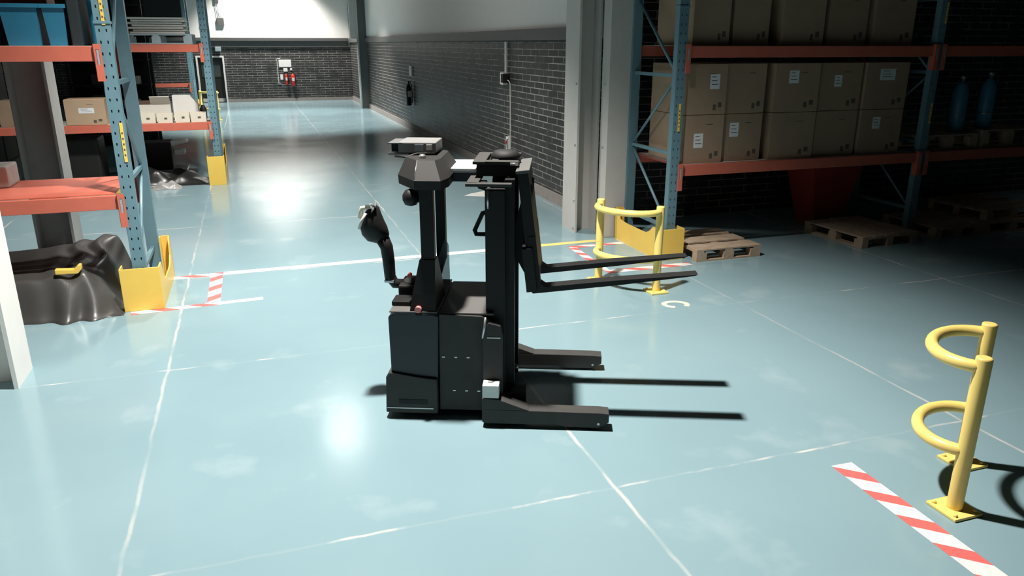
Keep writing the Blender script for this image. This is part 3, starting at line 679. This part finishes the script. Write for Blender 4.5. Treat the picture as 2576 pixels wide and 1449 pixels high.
spots = [(-3.3, 2.16, .35, .12), (-3.9, 2.16, .3, .3), (-3.1, 1.56, .3, .2), (-3.8, 1.56, .45, .25), (-3.2, .96, .35, .22), (-3.9, .96, .3, .35), (-3.15, 2.76, .4, .3), (-3.9, 2.76, .35, .4)]
names_ = ['grey tray', 'dark crate', 'pale scrap carton', 'dark crate', 'grey tray', 'dark crate', 'dark carton', 'dark carton']
wh = ['upper right of', 'upper left of', 'middle right of', 'middle left of', 'lower right of', 'lower left of', 'top right of', 'top left of']
for (x, z, w_, hh), nm, pl in zip(spots, names_, wh):
    x += .35
    o = bx('storage_crate', GREY if 'dark' in nm else OFFW, None, x-w_/2, x+w_/2, 21.75, 22.2, z-.03+.004, z-.03+hh, bev=.01); tag(o, f'{nm} {pl} the dark far shelving', 'crate')
# black blocks added on the left to keep the far left dark
for i, (x, y, w_, dd, hh, lab) in enumerate(((-5.2, 16.0, 1.6, 1.0, .95, 'added black block left of the grey column under the second rack'), (-2.98, 15.75, .65, .7, .9, 'added black block under the second rack beam'), (-6.8, 20, 3.2, 1, 3.6, 'added tall black block darkening the far left'))):
    o = MB().box(x-w_/2, x+w_/2, y-dd/2, y+dd/2, 0, hh, bev=.05).build('dark_block', BLACK); tag(o, lab, 'dark block')

# sheet heaps -------------------------------------------------------------
def heap(name, m, cx, cy, nx, ny, LX, LY, hfun, label, cat):
    g = MB(); V = [[g.bm.verts.new((cx+(i/nx-.5)*LX, cy+(j/ny-.5)*LY, 0)) for i in range(nx+1)] for j in range(ny+1)]
    for j in range(ny+1):
        for i in range(nx+1):
            x, y, z = hfun(i/nx, j/ny, V[j][i].co.x, V[j][i].co.y); V[j][i].co = (x, y, max(z, .004))
    for j in range(ny):
        for i in range(nx):
            f = g.bm.faces.new((V[j][i], V[j][i+1], V[j+1][i+1], V[j+1][i])); f.smooth = True
    # close the load underneath so the heap is a solid body
    loop = [V[0][i] for i in range(nx+1)]+[V[j][nx] for j in range(1, ny+1)]+[V[ny][i] for i in range(nx-1, -1, -1)]+[V[j][0] for j in range(ny-1, 0, -1)]
    low = [g.bm.verts.new((v.co.x, v.co.y, .001)) for v in loop]
    for i in range(len(loop)):
        q = (i+1) % len(loop); g.bm.faces.new((loop[q], loop[i], low[i], low[q]))
    g.bm.faces.new(low[::-1])
    o = g.build(name, m)
    return tag(o, label, cat)
def sst(a, b_, t): t = max(0, min(1, (t-a)/(b_-a))); return t*t*(3-2*t)
def hf1(u, v, x, y):
    # box-like load under the sheet, steep front face, corner folds on the right
    top = .39+.13*sst(.45, 1, v)*sst(.5, .95, u)
    edge = sst(.0, .10, v)*sst(1.0, .93, v)
    side = sst(1.0, .80+.10*v, u)
    z = top*edge*side
    k = math.exp(-((u-.80)/.13)**2)
    z += k*.035*math.sin(u*55+v*6)*edge*(1-.4*v)
    yy = y+k*.05*math.sin(u*48)*(1-sst(.0, .16, v))-k*.10*(1-sst(0, .1, v))
    z += .006*math.sin(x*6+y*3)*edge
    return x+.05*k*math.sin(v*14), yy, z
heap('black_plastic_sheet', SHEET, -2.36, 8.52, 90, 60, 2.0, 1.50, hf1, 'black plastic sheet draped over a load beside the near left yellow guard', 'plastic sheet')
cl = MB().prism([(-1.90, .44), (-1.74, .43), (-1.70, .47), (-1.675, .47), (-1.675, .425), (-1.71, .385), (-1.90, .39)], 1, 7.86, 7.93, bev=.008).build('yellow_clip', YELLOW); tag(cl, 'small yellow bracket lying on the edge of the black plastic sheet', 'bracket')
cl.location = (0, .02, .035)
def hf2(u, v, x, y):
    e_ = sst(0, .2, u)*sst(1, .7, u)*sst(0, .2, v)*sst(1, .8, v)
    z = e_*(.16+.06*math.sin(x*7+y*3)+.04*math.sin(x*17-y*9)+.1*(1-u))
    return x, y, z
heap('black_plastic_sheet', mat('black_sheet_dark', (.016, .016, .016), .3), -1.75, 15.66, 50, 30, 1.8, .9, hf2, 'crumpled black sheet on the floor left of the second yellow guard', 'plastic sheet')
def hf3(u, v, x, y):
    e_ = max(0, 1-((u-.5)*2)**2-((v-.5)*2)**2)
    return x, y, e_**.6*(.10+.03*math.sin(x*30+y*11)+.02*math.sin(y*41))
heap('plastic_bag', GSHEET, -1.58, 15.02, 30, 24, .52, .34, hf3, 'crumpled grey plastic bag on the floor by the second guard', 'bag')

# ---------------------------------------------------------------- goods, right rack
xs = [(4.85, 5.39, 8.06), (5.41, 5.96, 8.10), (6.06, 6.72, 8.06), (6.76, 7.40, 8.10), (7.44, 8.12, 8.08)]
lowl = [(-.07, .27, .125, .17), (-.12, .38, .125, .17), None, None, (-.08, .40, .12, .15)]
upl = [(.10, .38, .13, .17), None, (-.06, .42, .14, .15), (-.05, .36, .11, .14), (.0, .43, .24, .14)]
dl = ['brown carton with white label, lower row nearest the blue upright', 'brown carton with white label, second in the lower row', 'plain brown carton in the middle of the lower row', 'plain dim carton, fourth in the lower row', 'dim carton with a small label at the right end of the lower row']
du = ['brown carton with white label, upper row nearest the blue upright', 'plain brown carton, second in the upper row', 'dim carton with small label in the middle of the upper row', 'dim carton, fourth in the upper row above the plain dim one', 'dim carton with a wide label at the right end of the upper row']
dt = ['brown carton on the top beam nearest the blue upright', 'brown carton on the top beam, second from the blue upright', 'dark carton in the middle of the top beam', 'dark carton fourth along on the top beam', 'dark carton at the right end of the top beam']
for i, (a, c, y) in enumerate(xs):
    carton(a, c, y, y+.85, 1.125, .57, dl[i], 'brown cartons on the right rack', lowl[i])
    carton(a, c, y+.0, y+.85, 1.70, .58, du[i], 'brown cartons on the right rack', upl[i])
    carton(a+.05, c, y+.04, y+.88, 2.485, .66, dt[i], 'brown cartons on the top beam of the right rack')
o = bx('dark_block', mat('grey_wrap', (.10, .10, .10), .3), None, 4.95, 5.6, 9.25, 9.9, 0, .0+2.6) if False else None
PD = [((5.35, 8.14, 0), .90, .95, 0, 'wooden pallet on the floor beside the yellow-orange guard', 3), ((7.70, 8.1, 0), 1.05, .95, R(90+3), 'wooden pallet on the floor in the dark, in front of the dark red bin', 5),
      ((8.99, 8.14, 0), .95, .82, R(90), 'wooden pallet on the floor below the dim upright, boards running back', 6), ((9.98, 8.14, 0), 1.12, .95, R(-1), 'wooden pallet on the floor at the right, boards running sideways', 5)]
for loc, L, W, rz, lab, nb in PD: pallet(loc, L, W, WOOD, lab, rz, nb=nb, h=.15)
pallet((10.1, 8.3, .151), 1.1, .95, WOOD, 'wooden pallet at the right edge, upper one of two stacked', R(4), h=.15)
pallet((9.02, 8.6, 1.125), 1.0, 1.0, WOOD, 'wooden pallet on the right rack beam under the left blue cylinder', 0, h=.2)
pallet((10.12, 8.6, 1.125), 1.05, 1.0, WOOD, 'wooden pallet on the right rack beam under the right blue cylinder', 0, h=.24)
for x, zz, lab in ((9.35, 1.327, 'blue gas cylinder standing on the rack pallet, left one'), (9.85, 1.367, 'blue gas cylinder standing on the rack pallet, right one')):
    o = thing('gas_cylinder', lab, 'gas cylinder', (x, 8.35, zz), 0, 'blue cylinders in the right rack')
    MB().lathe([(.09, 0), (.105, .02), (.105, .52), (.09, .60), (.05, .66), (.03, .68)]).build('body', TOTED, o); MB().lathe([(.108, .20), (.108, .215)]).build('band', STEEL, o); MB().lathe([(.022, .67), (.022, .72), (.04, .73), (.04, .76), (.01, .765)]).build('valve', STEEL, o)
# dark red tapered bin
o = MB().loft([[(x*.22+7.75, y*.2+9.0, 0) for x, y in ((-1, -1), (1, -1), (1, 1), (-1, 1))], [(x*.42+7.75, y*.3+9.0, .85) for x, y in ((-1, -1), (1, -1), (1, 1), (-1, 1))], [(x*.38+7.75, y*.26+9.0, .85) for x, y in ((-1, -1), (1, -1), (1, 1), (-1, 1))], [(x*.19+7.75, y*.17+9.0, .03) for x, y in ((-1, -1), (1, -1), (1, 1), (-1, 1))]]).build('plastic_bin', DRED); tag(o, 'dark red tapered bin in shadow behind the second floor pallet', 'bin')
# wall bits between column and rack
o = MB().box(4.66, 4.78, 9.40, 9.46, 0, 4).box(4.66, 4.78, 9.38, 9.46, 1.0, 1.03).box(4.66, 4.78, 9.38, 9.46, 2.0, 2.03).build('cable_channel', COLM); tag(o, 'grey vertical cable channel between columns and right rack', 'cable channel')

# ---------------------------------------------------------------- wall fixtures
def cyl_ext(loc, face, label, red=RED, h=.5, r_=.08):
    o = thing('fire_extinguisher', label, 'fire extinguisher', loc)
    MB().lathe([(r_*.9, 0), (r_, .02), (r_, h*.72), (r_*.7, h*.84), (.02, h*.9)]).build('cylinder', red, o)
    MB().lathe([(.018, h*.88), (.02, h)]).box(-.02, .09, -.015, .015, h*.97, h).build('valve', BLACK, o)
    MB().tube([(.02, -r_*.5, h*.95), (r_*1.1, -r_*.8, h*.85), (r_*1.25, -r_*.6, h*.4), (r_*1.15, -r_*.6, h*.1)], .015).build('hose', BLACK, o)
    bx('label_band', OFFW, o, -r_*.6, r_*.6, -r_-.004, -r_+.02, h*.35, h*.6)
    return o
cyl_ext((1.66, 37.3, .72), 0, 'thin red fire extinguisher on end wall, left of the pair', r_=.06, h=.55)
cyl_ext((1.95, 37.29, .68), 0, 'fatter red fire extinguisher with pale band, right of the pair', r_=.09, h=.6)
def sgn(name, x0, x1, z0, z1, label, y=37.4, t=.03, m=WHITE):
    o = MB().box(x0, x1, y-t, y, z0, z1, bev=.003).build(name, m); return tag(o, label, 'sign' if 'sign' in name else 'box')
sgn('wall_sign', 1.38, 1.92, 1.50, 1.82, 'white sign plate above the red extinguishers on the end wall')
sgn('call_point_box', 1.56, 1.74, 1.30, 1.46, 'small white box between the sign plate and the thin extinguisher')
sgn('small_sign', 1.85, 1.94, 1.36, 1.45, 'tiny white square above the fatter extinguisher')
sgn('switch_box', 1.40, 1.52, .95, 1.18, 'small white box left of the thin extinguisher')
o = MB().box(1.30, 1.325, 37.37, 37.4, .75, 1.88).box(1.30, 1.46, 37.37, 37.4, 1.86, 1.88).box(1.30, 1.42, 37.37, 37.4, .75, .77).build('conduit', OFFW); tag(o, 'thin pale conduit framing the left of the extinguisher point', 'conduit')
o = thing('junction_box', 'grey box with conduit high on the white end wall', 'junction box', (-.9, 37.38, 3.25)); bx('box', LEDGE, o, -.14, .14, -.06, 0, 0, .32, bev=.006); bx('box', LEDGE, o, -.16, .0, -.06, 0, .95, 1.3)
for dx in (-.09, -.03, .03): MB().tube([(dx, -.03, .3), (dx-.06, -.03, 1.0)], .008).build('cable', GPAL, o)
o = MB().box(-1.15, -.9, 37.1, 37.25, 2.2, 2.4, bev=.02).build('door_lamp', GPAL); tag(o, 'small pale blue unit over the doorway beside the middle upright', 'lamp'); 
o.location = (-.1, .12, -.02)
# right wall
o = MB().box(4.57, 4.62, 23.0, 23.35, 1.60, 1.88, bev=.004).build('wall_sign', WHITE); tag(o, 'white sign plate on the brick aisle wall above the dark extinguisher', 'sign')
cyl_ext((4.50, 23.15, .75), 0, 'dark fire extinguisher hanging on the brick aisle wall', red=BLACK, h=.7, r_=.075)
o = thing('socket_box', 'white and black switch box with trunking on the brick aisle wall', 'switch box', (4.62, 14.1, 1.82))
bx('box', WHITE, o, -.09, 0, -.02, .17, -.05, .17, bev=.006); bx('black_plug', BLACK, o, -.14, -.02, -.16, -.03, -.01, .15, bev=.01)
bx('trunking', WHITE, o, -.03, 0, .0, .07, .17, .72)
MB().tube([(-.05, -.15, .04), (-.05, -.24, .03), (-.03, -.26, -.02), (-.03, -.27, -.35), (-.03, -.27, -1.32), (-.03, -.27, -1.40)], .009).build('cable', OFFW, o)
o = thing('isolator_switch', 'small white isolator with red button at the end of the cable', 'switch', (4.62, 13.96, .58))
bx('box', WHITE, o, -.06, 0, -.06, .06, 0, .24, bev=.005); MB().tube([(-.06, .03, .14), (-.085, .03, .14)], .025).build('button', RED, o); bx('black_cover', BLACK, o, -.07, -.055, -.055, -.02, .02, .2)
